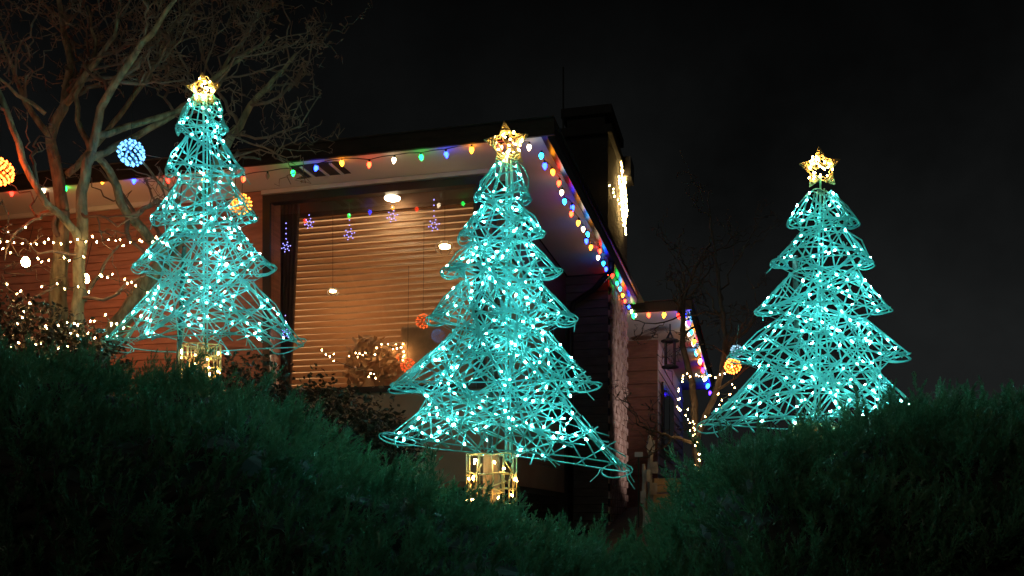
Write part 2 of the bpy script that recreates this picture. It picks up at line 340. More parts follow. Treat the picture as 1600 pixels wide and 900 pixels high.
# chimney and its base
TC = 4.8; c0, c1 = -.74, -.1; CD = 2.1
chim = link('chimney', None, parent=house, mw=Matrix.Translation(H(-.42, TC+1, ZS)))
zt = P(900, 228, 13.6).z
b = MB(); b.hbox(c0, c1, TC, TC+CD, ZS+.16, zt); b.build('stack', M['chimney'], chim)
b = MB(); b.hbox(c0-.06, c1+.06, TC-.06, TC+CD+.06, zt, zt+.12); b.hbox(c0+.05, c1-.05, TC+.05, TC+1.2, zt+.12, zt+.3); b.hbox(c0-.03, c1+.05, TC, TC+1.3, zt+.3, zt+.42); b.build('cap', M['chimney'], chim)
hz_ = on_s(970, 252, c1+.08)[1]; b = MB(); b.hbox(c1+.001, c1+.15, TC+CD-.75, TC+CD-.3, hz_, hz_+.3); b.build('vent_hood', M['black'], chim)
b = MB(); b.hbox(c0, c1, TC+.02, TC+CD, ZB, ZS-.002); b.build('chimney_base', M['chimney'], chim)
z = 1.5; bb = MB(); wd = c1-c0
bb.box([Vector(c) for c in ((0, 0, 0), (wd, 0, 0), (wd, .02, 0), (0, .02, 0), (0, .008, .108), (wd, .008, .108), (wd, .02, .108), (0, .02, .108))]); dm = bb.mesh('board'); dm.materials.append(M['darkboard'])
while z < ZS-.12: link('board', dm, parent=chim, mw=Matrix.Translation(H(c0, TC-.001, z)) @ RH); z += .115
bricks = []
for kk in range(5):
    bb = MB(); L_ = .335; hh = .098; r_ = random.Random(kk)
    fr_ = [(0, 0), (L_*.33, 0), (L_*.66, 0), (L_, 0), (L_, hh), (L_*.66, hh), (L_*.33, hh), (0, hh)]
    vs = [Vector((.02+(r_.random()*.022 if i in (1, 2, 5, 6) else r_.random()*.01), y, z)) for i, (y, z) in enumerate(fr_)]+[Vector((0, y, z)) for y, z in fr_]
    bb.add(vs, [(0, 1, 6, 7), (1, 2, 5, 6), (2, 3, 4, 5)]+[(i, 8+i, 8+(i+1) % 8, (i+1) % 8) for i in range(8)])
    me = bb.mesh('brick'); me.materials.append(M['brick']); bricks.append(me)
row = 0; z = 1.5
while z < ZS-.1:
    y = TC+.02-(.17 if row % 2 else 0)
    while y < TC+CD-.3:
        if y >= TC-.0: link('brick', random.choice(bricks), parent=chim, mw=Matrix.Translation(H(c1-.002, y, z)) @ RH)
        y += .345
    z += .106; row += 1
# downspout from the gutter to the chimney front
pts = [H(.03, TC-.55, ZS+.0), H(.02, TC-.5, ZS-.1), H(-.25, TC-.25, ZS-.28), H(-.58, TC-.07, ZS-.42), H(-.62, TC-.06, ZS-.6), H(-.62, TC-.06, 1.6)]
b = MB(); b.tube(pts, .042, 8); b.build('downspout', M['frame'], house, True)
b = MB(); q0 = P(880, 200, 12.5); b.tube([Vector((q0.x, q0.y, ZS+.3)), P(880, 105, 12.5)], .012, 5); b.build('antenna', M['chimney'], house)

# ------------------------------------------------------------------ wing of the house, farther back
wing = thing('house_wing', H(-.5, 12, 1.7), 'far wing of the house with a deep porch roof past the chimney', 'house')
WT0, WS0, WTW = 7.4, .80, 9.85; WSW = .11; WE = 17.0
b = MB(); b.hbox(-3, WS0, WT0, WE, ZS, ZS+.03); b.build('soffit', M['soffit'], wing)
b = MB(); b.hbox(-3, WS0+.1, WT0-.03, WT0, ZS-.012, ZS+.16); b.build('fascia', M['fascia'], wing)
gutter(WS0+.002, WT0, WE, ZS, 'gutter', wing)
b = MB(); b.hbox(-3, WSW, WTW, WTW+.2, 1.4, ZS); b.build('wall', M['wingboard'], wing)
b = MB(); b.hbox(WSW-.2, WSW, WTW+.2, WE-.5, 1.4, ZS); b.build('wall', M['whitewall'], wing)
bb = MB(); bb.box([Vector(c) for c in ((0, 0, 0), (3, 0, 0), (3, .03, 0), (0, .03, 0), (0, .012, .235), (3, .012, .235), (3, .03, .235), (0, .03, .235))]); dm = bb.mesh('board'); dm.materials.append(M['wingboard'])
z = 1.5
while z < ZS-.25: link('board', dm, parent=wing, mw=Matrix.Translation(H(WSW-3.0, WTW-.03, z)) @ RH); z += .25
bb = MB(); L1 = WE-.5-WTW-.02; bb.box([Vector(c) for c in ((0, 0, 0), (.025, 0, 0), (.025, L1, 0), (0, L1, 0), (0, 0, .19), (.01, 0, .19), (.01, L1, .19), (0, L1, .19))]); dm = bb.mesh('board'); dm.materials.append(M['whitewall'])
z = 1.5
while z < ZS-.2: link('board', dm, parent=wing, mw=Matrix.Translation(H(WSW+.001, WTW+.01, z)) @ RH); z += .2
b = MB(); b.add([H(-3, WT0-.06, ZS+.165), H(WS0+.13, WT0-.06, ZS+.165), H(WS0+.13, WE, ZS+.165), H(-3, WE, ZS+.165), H(-3, 12, ZS+1.0), H(-1.5, 12, ZS+1.0)], [(0, 1, 5, 4), (1, 2, 5), (2, 3, 4, 5), (0, 3, 2, 1), (0, 4, 3)]); b.build('roof', M['roof'], wing)
ww = link('window', None, parent=wing, mw=Matrix.Translation(H(WSW, 11, 3.2)))
b = MB(); b.hbox(WSW+.028, WSW+.07, 10.35, 12.9, 3.05, 4.35); b.build('frame', M['frame'], ww)
for i in range(2): b = MB(); b.hbox(WSW+.071, WSW+.078, 10.45+i*1.25, 11.55+i*1.25, 3.15, 4.25); b.build('pane', M['dark_glass'], ww)
for px_, py_ in ((1047, 545),):
    pl = P(px_, py_, 16.6); th = thing('wall_lantern', pl, 'black wrought iron lantern under the porch roof of the far wing', 'lantern')
    b = MB()
    for k in range(4):
        a = k*math.pi/2+.5; e = Vector((math.cos(a), math.sin(a), 0))*.11
        b.tube([pl+e+Vector((0, 0, -.32)), pl+e+Vector((0, 0, .12)), pl+Vector((0, 0, .3))], .016, 5)
    b.build('cage', M['black'], th)
    for nm, zc, r in (('base', -.34, .15), ('roof', .12, .16)): b = MB(); b.lathe(pl+Vector((0, 0, zc)), (0, 0, 1), [(0, r), (.03, r), (.06, r*.5)], 8); b.build(nm, M['black'], th)
    b = MB(); b.tube([pl+Vector((0, 0, .28)), pl+Vector((0, 0, .45)), Vector((pl.x, pl.y, ZS))], .014, 5); b.build('hanger', M['black'], th)

# ------------------------------------------------------------------ painted bulb strings along the eaves
def c9_string(pts, label, off=.045, sc=1.0, hook=None):
    """pts: list of (world point of bulb middle, colour key)"""
    th = thing('eave_light_string', pts[0][0], label, 'string lights', 'coloured bulb strings along the eaves')
    path = []
    for i, (p, c) in enumerate(pts):
        d = Vector((random.gauss(0, .12), random.gauss(0, .12), 1)).normalized()
        top = p+Vector((0, 0, .033*sc)); place('bulb', c9m[c], th, top, d, sc); place('socket', sockm, th, top, d, sc)
        path.append(top+d*.026*sc)
        if i < len(pts)-1:
            q = pts[i+1][0]+Vector((0, 0, .058*sc)); mid = (path[-1]+q)/2; path.append(mid+Vector((0, 0, .008*sc)))
    b = MB(); b.tube(path, .0045, 5); b.build('cable', M['black'], th)
    return th
fr_pts = [(18, 303, 'r'), (68, 299, 'w'), (101, 296, 'g'), (161, 284, 'y'), (210, 283, 'b'), (262, 284, 'r'), (318, 284, 'y'), (381, 281, 'o'), (418, 276, 'x'), (458, 271, 'g'), (495, 264, 'b'), (534, 256, 'y'), (577, 258, 'o'), (616, 251, 'w'), (658, 247, 'g'), (697, 242, 'b'), (737, 235, 'y'), (783, 232, 'o'), (827, 231, 'w')]
L = []
for px, py, c in fr_pts: s_, z_ = on_t(px, py, .05); L.append((H(s_, .05, z_), c))
c9_string(L, 'coloured bulb string hanging along the front eave above the window', sc=.9)
sd = [(846, 245, 'c'), (851, 260, 'b'), (863, 270, 'y'), (874, 287, 'o'), (878, 302, 'w'), (882, 316, 'c'), (894, 325, 'b'), (893, 335, 'o'), (904, 349, 'y'), (911, 359, 'w'), (917, 367, 'c'), (916, 377, 'b'), (924, 387, 'y'), (937, 393, 'o'), (935, 403, 'w'), (943, 412, 'c'), (947, 421, 'b'), (951, 427, 'o'), (957, 431, 'r'), (964, 443, 'g'), (969, 452, 'c'), (973, 462, 'y'), (977, 471, 'o'), (982, 480, 'b'), (987, 487, 'w'), (993, 493, 'w')]
L = []
for px, py, c in sd: t_, z_ = on_s(px, py, -.02); L.append((H(-.02, t_, min(z_, ZS-.05)), c))
c9_string(L, 'coloured bulb string running back along the side eave under the gutter', sc=.95)
L = []
for px, py, c in ((990, 494, 'g'), (1013, 493, 'o'), (1038, 493, 'y'), (1060, 494, 'r')): s_, z_ = on_t(px, py, WT0-.06); L.append((H(s_, WT0-.06, z_), c))
c9_string(L, 'short string of four coloured bulbs on the front eave of the far wing', sc=1.4)
L = []; ck = 'bpwcwywocwyprwwcbp'
for i in range(18):
    t_ = WT0+.15+(WE-WT0-.5)*(i/17)**1.25; L.append((H(WS0-.03+.05*(i % 2), t_, ZS-.08-.07*(i % 2)), ck[i]))
c9_string(L, 'coloured bulb string running back along the side eave of the far wing', sc=1.6)

# ------------------------------------------------------------------ lit wire trees
def wire_tree(cxp, d, tiers, top_y, star, box_y, label, boxlabel_r, poles, nseg, seed, lean=0., tilt=0.):
    R = random.Random(seed); FY = .42
    zf = lambda y: EYE+(HY-y)/F*d
    xf = lambda px: (px-CX)/F*d
    x0 = xf(cxp)
    th = thing('wire_tree', (x0, d, zf(box_y)), label, 'light tree', 'lit wire christmas trees')
    rings = []                         # (z, centre x, radius)
    rings.append((zf(top_y), xf((star[0]+tiers[0][1]+tiers[0][2])/3 if False else star[0]), .022*d))
    rings[0] = (zf(top_y), xf(star[0]), 17/F*d)
    for i, (y, xl, xr) in enumerate(tiers):
        z = zf(y); r = (xr-xl)/2/F*d; c = xf((xl+xr)/2)
        rings.append((z, c, r))
        if i < len(tiers)-1:
            yn = tiers[i+1][0]; rings.append((zf(y+(yn-y)*.20), c+(xf((tiers[i+1][1]+tiers[i+1][2])/2)-c)*.25, r*.64))
    zb_ = rings[-1][0]; last = rings[-1]
    def pt(k, th_, dz=0, q=1.):
        z, c, r = rings[k]; tl = tilt*math.cos(th_)*r if k == len(rings)-1 else 0
        return Vector((c+r*q*math.cos(th_), d+FY*r*q*math.sin(th_), z+dz-tl))
    nr = len(rings)
    for k in range(nr):
        tip = (k % 2 == 1) or k == nr-1
        for e in range(1):
            ph = R.uniform(0, 6)
            b = MB(); b.tube([pt(k, 2*math.pi*j/28, .011*math.sin(3*2*math.pi*j/28+ph)-e*(.022 if k < nr-1 else .03)*d/5, 1-.07*e) for j in range(28)], .0042, 5, True)
            b.build('ring', M['cable_green'], th, True)
    for j in range(8):
        a = 2*math.pi*(j+.5)/8
        b = MB(); b.tube([pt(k, a) for k in range(nr)], .0045, 5); b.build('rib', M['cable_green'], th, True)
    b = MB(); zz0 = zf(box_y)-.25
    b.tube([Vector((rings[0][1], d, rings[0][0]+.02)), Vector((last[1], d, zb_-.05))], .007, 6); b.tube([Vector((rings[0][1]+.022, d, rings[0][0]+.02)), Vector((last[1]+.022, d, zb_-.05))], .005, 6)
    b.build('centre_pole', M['cable_green'], th, True)
    for (pxa, ya, pxb, yb) in poles:
        pa, pb = P(pxa, ya, d+.05), P(pxb, yb, d+.02); g = gz(pb.x, pb.y)-.05
        b = MB(); b.tube([pa, pb, Vector((pb.x, pb.y, min(g, pb.z-.02)))], .016, 8); b.build('stake', M['stake'], th, True)
    # wrapped cable: straight runs of cable in all directions over the front and back of the frame
    wm = MB(); segs = []
    zs_ = [q[0] for q in rings][::-1]; cs_ = [q[1] for q in rings][::-1]; rr_ = [q[2] for q in rings][::-1]
    ztop, zbot = rings[0][0], rings[-1][0]
    def prof(z): return np.interp(z, zs_, cs_), np.interp(z, zs_, rr_)
    def surf(x, z, sd):
        c_, r_ = prof(z); q = max(0, 1-((x-c_)/r_)**2); return Vector((x, d+sd*FY*r_*math.sqrt(q), z))
    def inside(x, z, m=1.0):
        if z > ztop+.01 or z < zbot-tilt*(x-last[1])-.03: return False
        c_, r_ = prof(z); return abs(x-c_) <= r_*m
    cnt = 0; tries = 0; rmax = max(rr_)
    while cnt < nseg and tries < 20000:
        tries += 1; z = R.uniform(zbot, ztop); c_, r_ = prof(z)
        if R.random() > .06+.94*r_/rmax: continue
        x = c_+r_*R.uniform(-1, 1); a = R.choice((-1, 1))*R.gauss(.62, .38); ux, uz = math.cos(a), math.sin(a); half = R.uniform(.14, .6)
        ends = []
        for sg in (-1, 1):
            t = 0
            while t < half and inside(x+sg*ux*(t+.02), z+sg*uz*(t+.02)): t += .02
            ends.append((x+sg*ux*t, z+sg*uz*t))
        if math.hypot(ends[0][0]-ends[1][0], ends[0][1]-ends[1][1]) < .13: continue
        sd = 1 if R.random() < .28 else -1; p, q = (surf(ex, ez, sd) for ex, ez in ends)
        m_ = (p+q)/2; sm_ = surf(m_.x, m_.z, sd); m_ = m_.lerp(sm_, .3)+Vector((R.gauss(0, .005), 0, R.gauss(0, .005)))
        path = [p]+[p*(1-f)**2+(m_*2-(p+q)/2)*2*f*(1-f)+q*f*f for f in (.2, .4, .6, .8)]+[q]
        wm.tube(path, R.choice((.0036, .0041, .0048)), 5); segs.append((p, m_, q)); cnt += 1
    for k in range(1, nr):              # loose loops at the tier tips
        tip = (k % 2 == 1) or k == nr-1
        if not tip: continue
        for sgn in (0, math.pi):
            e = pt(k, sgn); sg = 1 if sgn == 0 else -1; ra = rings[k][2]*R.uniform(.12, .19); rb = R.uniform(.018, .034)*d/5.2*(1.25 if k == nr-1 else 1)
            for j in range(2 if k < nr-1 else 1):
                c_ = e+Vector((-sg*ra*(.82+.2*j), R.gauss(0, .012), -rb*.35+R.gauss(0, .006))); tl_ = R.gauss(.12, .15)*sg
                wm.tube([c_+Vector((ra*math.cos(q)-rb*math.sin(q)*tl_, .02*math.sin(q*2+j), rb*math.sin(q)+ra*math.cos(q)*tl_)) for q in [2*math.pi*m/16 for m in range(16)]], .0042, 5, True)
            for j in range(4):
                a = sgn+R.gauss(0, .55); p = pt(k, a); q = pt(max(0, k-1), sgn+R.gauss(0, .3), 0, R.uniform(.9, 1.1)); m_ = (p+q)/2+Vector((R.gauss(0, .02), 0, R.gauss(0, .014))); wm.tube([p, p.lerp(m_, .5), m_, m_.lerp(q, .5), q], .0042, 5); segs.append((p, m_, q))
    for j in range(9):                  # loose cable ends under the frame and off the tiers
        k = R.choice([q for q in range(1, nr) if q % 2]+[nr-1, nr-1, nr-1]); p = pt(k, R.uniform(0, 2*math.pi)); ln = R.uniform(.04, .11); sx_ = R.gauss(0, .5)
        wm.tube([p, p+Vector((sx_*ln*.3, 0, -ln*.5)), p+Vector((sx_*ln, R.gauss(0, .02), -ln))], .003, 4)
    q0 = pt(0, 0); q1 = pt(1, .4)       # plug lead looping beside the top
    wm.tube([q0, q0+Vector((.03, -.01, -.02)), q0+Vector((.06, -.02, -.09)), q0+Vector((.05, -.02, -.16)), q1], .0045, 5)
    wm.build('wrapped_cable', M['cable_green'], th, True)
    used = []
    R.shuffle(segs); tries = 0
    while len(used) < nseg*1.15 and tries < 4000:
        tries += 1; p, m_, q = R.choice(segs); f = R.random(); pos = p.lerp(m_, f*2) if f < .5 else m_.lerp(q, f*2-1)
        if any((pos-u).length < .034 for u in used): continue
        used.append(pos); dr = ((q-p).normalized()+Vector((R.gauss(0, .35), R.gauss(0, .35), R.gauss(0, .35)))).normalized()
        place('bulb', mini['teal_bulb'], th, pos+Vector((0, -.006, .003)), dr, R.uniform(.42, .74))
    # star topper
    sx, sy, sr, rot = star; c = P(sx, sy, d); r = sr/F*d
    so = link('star_topper', None, parent=th, mw=Matrix.Translation(c))
    def sp5(i, k=1., y=0.):
        rr = r if i % 2 == 0 else r*.46; a = math.pi/2+i*math.pi/5+rot; return c+Vector((math.cos(a)*rr*k, y, math.sin(a)*rr*k))
    for y in (-.022, .022):
        b = MB(); b.tube([sp5(i, 1, y if i % 2 else y*.3) for i in range(10)], .0035, 5, True); b.build('outline', M['gold_cable'], so, True)
    b = MB()
    for i in range(0, 10, 2):
        for f in (.22, .4, .58, .75):
            tip, l_, r_ = sp5(i), sp5(i-1), sp5(i+1); a_ = tip.lerp(l_, f+R.gauss(0, .04)); e_ = tip.lerp(r_, f+R.gauss(0, .04)); y = .026*f
            b.tube([a_+Vector((0, -y, 0)), (a_+e_)/2+Vector((0, -y*1.6, 0)), e_+Vector((0, -y, 0)), e_+Vector((0, y, 0)), a_+Vector((0, y, 0))], .0052, 4, True)
    for i in range(10): a_, e_ = sp5(R.randrange(10), .7, -.03), sp5(R.randrange(10), .7, -.03); b.tube([a_, (a_+e_)/2+Vector((R.gauss(0, .01), -.01, R.gauss(0, .01))), e_], .004, 4)
    b.build('wrapped_cable', M['gold_cable'], so, True)
    for i in range(30):
        a = R.uniform(0, 6.28); q = r*math.sqrt(R.random())*.66
        place('bulb', mini['gold_bulb'], so, c+Vector((q*math.cos(a), R.choice((-.034, -.02, .02)), q*math.sin(a))), (R.gauss(0, 1), R.gauss(0, .4), R.gauss(0, 1)), .72)
    b = MB(); b.tube([c-Vector((0, 0, r*.3)), Vector((rings[0][1], d, rings[0][0]))], .006, 6); b.build('socket', M['cable_green'], so)
    # lit trunk cage
    bw = boxlabel_r/F*d; zc0 = zf(box_y); zc1 = zb_-.01; bx = x0
    tk = link('trunk_cage', None, parent=th, mw=Matrix.Translation(Vector((bx, d, zc0))))
    g = MB()
    def bp(a, z): return Vector((bx+bw*math.cos(a), d+bw*.6*math.sin(a), z))
    for j in range(12): a = 2*math.pi*j/12; g.tube([bp(a, zc1), bp(a+R.gauss(0, .06), (zc0+zc1)/2), bp(a, zc0)], .0038, 4)
    for f in (0, .3, .62, 1): g.tube([bp(2*math.pi*j/20, zc0+(zc1-zc0)*f+R.gauss(0, .004)) for j in range(20)], .004, 4, True)
    for j in range(9): a = R.uniform(math.pi, 2*math.pi); z1, z2 = R.uniform(zc0, zc1), R.uniform(zc0, zc1); g.tube([bp(a, z1), bp(a+R.uniform(-.5, .5), (z1+z2)/2), bp(a+R.uniform(-1.3, 1.3), z2)], .0048, 4)
    g.build('cage_wire', M['gold_cable'], tk, True)
    b = MB(); b.lathe(Vector((bx, d+.02, zc0-.35)), (0, 0, 1), [(0, bw*.38), (.35+zc1-zc0, bw*.34)], 10); b.build('post', M['wood'], tk)
    for j in range(13):
        a = R.uniform(math.pi*.9, math.pi*2.1); place('bulb', mini['warm_bulb'], tk, bp(a, R.uniform(zc0, zc1-.03))+Vector((0, -.012, 0)), (R.gauss(0, 1), R.gauss(0, .4), R.gauss(0, 1)), .8)
    return th
G_ = 'teal lit wire christmas tree '
wire_tree(315, 6.0, [(200, 275, 356), (266, 259, 380), (340, 238, 402), (418, 208, 430), (537, 163, 474)], 152, (318, 142, 28, .05), 592, G_+'with rounded tiers in front of the bare tree', 30, [(288, 385, 279, 560)], 140, 11)
wire_tree(768, 5.0, [(308, 742, 829), (366, 717, 850), (425, 691, 876), (498, 668, 900), (604, 610, 937), (708, 597, 984)], 256, (792, 226, 36, .12), 788, G_+'with six tiers before the house corner', 39, [(768, 415, 766, 700)], 188, 12, tilt=.13)
wire_tree(1274, 5.5, [(347, 1232, 1341), (410, 1207, 1363), (484, 1181, 1390), (556, 1140, 1421), (662, 1093, 1452)], 300, (1282, 263, 33, .1), 735, G_+'with its foot hidden in the juniper, against the dark sky', 36, [(1242, 400, 1248, 640)], 150, 13)

# ------------------------------------------------------------------ bare trees
def grow(mb, pts, r0, r1, R, depth, dens=1., spread=1., twig=None, sides=6):
    """pts: polyline of Vectors; adds the limb, then side branches recursively"""
    n = len(pts); out = [pts[0]]
    for i in range(1, n):
        a, b_ = pts[i-1], pts[i]; k = max(2, int((b_-a).length/.09))
        for j in range(1, k+1): out.append(a.lerp(b_, j/k)+Vector((R.gauss(0, .006), R.gauss(0, .006), R.gauss(0, .006)))*(1+depth))
    m = len(out); rad = [r0+(r1-r0)*i/(m-1) for i in range(m)]
    mb[0 if depth == 0 else 1].tube(out, rad, max(3, sides-depth))
    if depth >= 3: return
    Ltot = sum((out[i+1]-out[i]).length for i in range(m-1))
    nb = int(Ltot*dens*(4.2, 4.4, 3.6, 4)[min(3, depth)]+R.random())
    for q in range(nb):
        f = R.uniform(.18 if depth else .3, 1.0); i = min(m-2, int(f*(m-1))); p = out[i]; dr = (out[i+1]-out[i]).normalized()
        ax = Vector((R.gauss(0, 1), R.gauss(0, .8), R.gauss(0, 1))); ax = (ax-dr*ax.dot(dr)).normalized()
        nd = (dr*.75+ax*.8*spread+Vector((0, 0, .18))).normalized()
        ln = (1.0, .58, .33, .16)[min(3, depth)]*R.uniform(.5, 1.25)*(1.15-.5*f)
        pp = [p]; cur = p; dd = nd
        for s in range(5):
            dd = (dd+Vector((R.gauss(0, .36), R.gauss(0, .3), R.gauss(0, .32)+.07))).normalized(); cur = cur+dd*ln/5; pp.append(cur)
        rr = max(.0050, rad[i]*.6)
        rr = min(rr, (.024, .014, .0085, .006)[min(3, depth)])
        grow(mb, pp, rr, max(.0022, rr*.3), R, depth+1, dens, spread, twig, sides)
    if depth >= 2 and R.random() < .6:
        e = out[-1]; dr = (out[-1]-out[-2]).normalized(); mb[1].tube([e, e+dr*.012, e+dr*.03], [.003, .0075, .001], 4)
R = random.Random(21); DT = 6.9
mb = (MB(), MB())
def limb(l, r0, r1, dens=1., depth=0): grow(mb, [P(x, y, DT+dz) for x, y, dz in l], r0, r1, R, depth, dens)
limb([(88, 640, 0), (90, 490, 0), (93, 400, 0), (98, 330, 0)], .085, .055, .15)
limb([(98, 330, 0), (88, 262, 0), (77, 212, .05), (98, 168, .1), (112, 100, .2), (98, 30, .3), (84, -30, .4)], .05, .014, .9)
limb([(98, 168, .1), (140, 110, .0), (180, 55, -.1), (190, -20, -.2)], .026, .008)
limb([(120, 640, -.25), (122, 480, -.2), (128, 370, -.2), (128, 300, -.2), (142, 238, -.2)], .055, .038, .2)
limb([(142, 238, -.2), (150, 208, -.2), (157, 168, -.2), (198, 104, -.3), (248, 36, -.4), (285, -25, -.5)], .037, .012, .9)
limb([(142, 238, -.2), (122, 190, -.1), (118, 148, 0), (150, 80, .1), (140, 10, .2)], .022, .008)
limb([(129, 392, -.2), (118, 362, -.25), (103, 344, -.32), (71, 317, -.4), (46, 276, -.45), (27, 224, -.5), (4, 150, -.5), (-20, 90, -.5)], .034, .018, .7)
limb([(150, 212, -.2), (200, 200, 0), (249, 185, .1), (295, 166, .2), (345, 110, .3), (420, 60, .4)], .026, .009, 1.)
limb([(146, 246, -.2), (213, 213, .1), (256, 188, .2), (330, 135, .4), (380, 60, .5), (420, 0, .6)], .026, .008, 1.)
limb([(105, 272, 0), (164, 213, .3), (230, 120, .4), (270, 40, .5), (330, -20, .6)], .024, .008, 1.)
limb([(77, 212, .05), (40, 160, .1), (12, 90, .2), (-10, 20, .2)], .026, .009, 1.)
limb([(71, 178, 0), (30, 150, -.1), (-6, 118, -.2)], .018, .010, 1.)
limb([(150, 560, .3), (172, 528, .35), (232, 440, .4), (292, 360, .5), (332, 270, .6), (363, 210, .6), (391, 164, .6), (427, 121, .6), (466, 82, .6)], .075, .010, .55)
limb([(146, 240, -.2), (172, 264, .0), (188, 318, .15), (234, 374, .3), (262, 402, .4)], .026, .040, .5)
limb([(391, 164, .6), (440, 150, .6), (475, 110, .7), (500, 40, .7)], .014, .005, 1.2, 1)
limb([(363, 210, .6), (420, 215, .5), (470, 195, .4), (500, 150, .3)], .012, .004, 1.2, 1)
limb([(340, 250, .6), (420, 235, .3), (465, 245, .2)], .010, .003, 1.0, 1)
limb([(126, 465, -.2), (165, 467, -.3), (200, 445, -.3), (240, 420, -.3)], .014, .006, .5, 1)
limb([(128, 400, -.2), (60, 390, -.4), (0, 350, -.5)], .012, .004, .7, 1)
limb([(125, 330, -.2), (180, 350, -.4), (230, 330, -.5)], .012, .004, .7, 1)
limb([(95, 440, -.1), (40, 480, -.3), (-10, 430, -.4)], .012, .004, .6, 1)
tr1 = thing('bare_tree', P(105, 640, DT), 'leafless pale-barked tree with many stems and twigs beside the red boarded wall', 'tree')
mb[0].build('trunk', M['bark'], tr1, True); mb[1].build('crown', M['twig'], tr1, True)
R = random.Random(33); mb = (MB(), MB()); DT = 9.7
limb([(1092, 760, 0), (1088, 690, 0), (1082, 600, 0), (1066, 540, 0), (1068, 470, 0), (1085, 420, 0), (1110, 380, .2)], .05, .012, .7)
limb([(1088, 690, 0), (1120, 610, -.2), (1135, 540, -.2), (1125, 460, -.2), (1115, 380, -.1), (1105, 300, 0)], .035, .008, .7)
limb([(1085, 690, 0), (1040, 680, -.5), (1005, 668, -.9)], .022, .007, .8)
limb([(1135, 540, -.2), (1165, 520, -.2), (1195, 480, -.3)], .016, .005, .9)
limb([(1120, 610, -.2), (1150, 590, -.5), (1175, 570, -.6)], .018, .006, .9)
tr2 = thing('bare_tree', P(1092, 760, DT), 'small dark leafless tree wound with warm fairy lights by the far wing', 'tree')
mb[0].build('trunk', M['dark_twig'], tr2, True); mb[1].build('crown', M['dark_twig'], tr2, True)

# ------------------------------------------------------------------ warm fairy light strings
def fairy(pxs, d, label, cat='string lights', sc=1., sag=.01, mat='warm_bulb', name='fairy_light_string', grp='warm fairy light strings', cable=True):
    sc *= .68
    pts = [P(x, y, d+(q[0] if q else 0)) for x, y, *q in pxs]
    th = thing(name, pts[0], label, cat, grp)
    if cable:
        path = []
        for i, p in enumerate(pts):
            path.append(p+Vector((0, .004, .012*sc)))
            if i < len(pts)-1: path.append((p+pts[i+1])/2+Vector((0, 0, .012*sc-sag)))
        b = MB(); b.tube(path, .0022, 4); b.build('cable', M['stake'], th)
    for p in pts: place('bulb', mini[mat], th, p, (random.gauss(0, .5), random.gauss(0, .5), 1), sc*random.uniform(.8, 1.15))
    return th
def jl(x0, y0, x1, y1, n, j=3, sag=0): return [(x0+(x1-x0)*i/(n-1)+random.gauss(0, j), y0+(y1-y0)*i/(n-1)+random.gauss(0, j)+sag*4*(i/(n-1))*(1-i/(n-1)), random.gauss(0, .06)) for i in range(n)]
fairy(jl(-10, 372, 130, 374, 14, 2.5, 6)+jl(138, 369, 250, 377, 13, 3.5, 4), 6.55, 'warm fairy lights strung level between the bare tree stems')
fairy([(0, 378), (12, 362), (40, 355)]+jl(8, 390, 60, 405, 4)+jl(66, 410, 130, 405, 5, 4), 6.5, 'warm fairy lights looping past the large glowing bulb left of the stems')
fairy(jl(70, 442, 140, 452, 5, 4)+jl(150, 430, 230, 445, 9, 7), 6.5, 'warm fairy lights scattered on twigs beside the second glowing bulb')
fairy(jl(-5, 440, 45, 470, 5, 4)+jl(50, 478, 30, 508, 4, 4)+jl(60, 510, 165, 508, 9, 5)+jl(166, 496, 190, 512, 4, 3), 6.0, 'warm fairy lights draped over the dark shrub at the tree foot')
fairy(jl(15, 535, 100, 545, 7, 5)+jl(105, 520, 150, 525, 4, 4), 5.9, 'warm fairy lights low in the shrub just above the juniper')
fairy(jl(1065, 590, 1058, 640, 8, 2.5)+jl(1062, 640, 1085, 668, 9, 4)+jl(1088, 672, 1092, 740, 12, 3.5), 9.5, 'warm fairy lights spiralling down the trunk of the small dark tree', sc=1.05)
fairy(jl(1065, 585, 1105, 590, 7, 2)+jl(1108, 588, 1145, 582, 6, 3)+jl(1145, 600, 1120, 640, 9, 5)+jl(1118, 644, 1090, 662, 7, 5), 9.4, 'warm fairy lights looped between the boughs of the small dark tree', sc=1.05)
L_ = []
fairy(jl(548, 553, 585, 550, 8, 3)+jl(590, 541, 603, 538, 3, 2)+jl(612, 546, 630, 540, 4, 3)+jl(628, 544, 630, 566, 7, 2), 9.75, 'warm fairy lights along the inner sill of the picture window', sc=.9)
fairy(jl(505, 552, 520, 560, 5, 3)+jl(575, 586, 588, 592, 5, 3), 7.0, 'few warm fairy lights caught in the leafy shrub under the window', sc=.8)
# two large amber bulbs
for (x, y), lb in zip(((40, 407), (133, 433)), ('large glowing amber bulb hanging left of the pale tree stem', 'large glowing amber bulb hanging right of the pale tree stem')):
    p = P(x, y, 9.0); th = thing('amber_bulb', p, lb, 'light bulb', 'large amber bulbs by the bare tree')
    b = MB(); b.lathe(p+Vector((0, 0, .03)), (0, 0, -1), [(0, .016), (.012, .028), (.045, .040), (.078, .030), (.094, .002)], 12); b.build('glass', M['big_bulb'], th, True)
    b = MB(); b.lathe(p+Vector((0, 0, .028)), (0, 0, 1), [(0, .014), (.03, .013)], 8); b.build('socket', M['black'], th)
    b = MB(); b.tube([p+Vector((0, 0, .055)), p+Vector((.01, .05, .2)), p+Vector((0.02, .1, .36))], .003, 5); b.build('cord', M['black'], th)

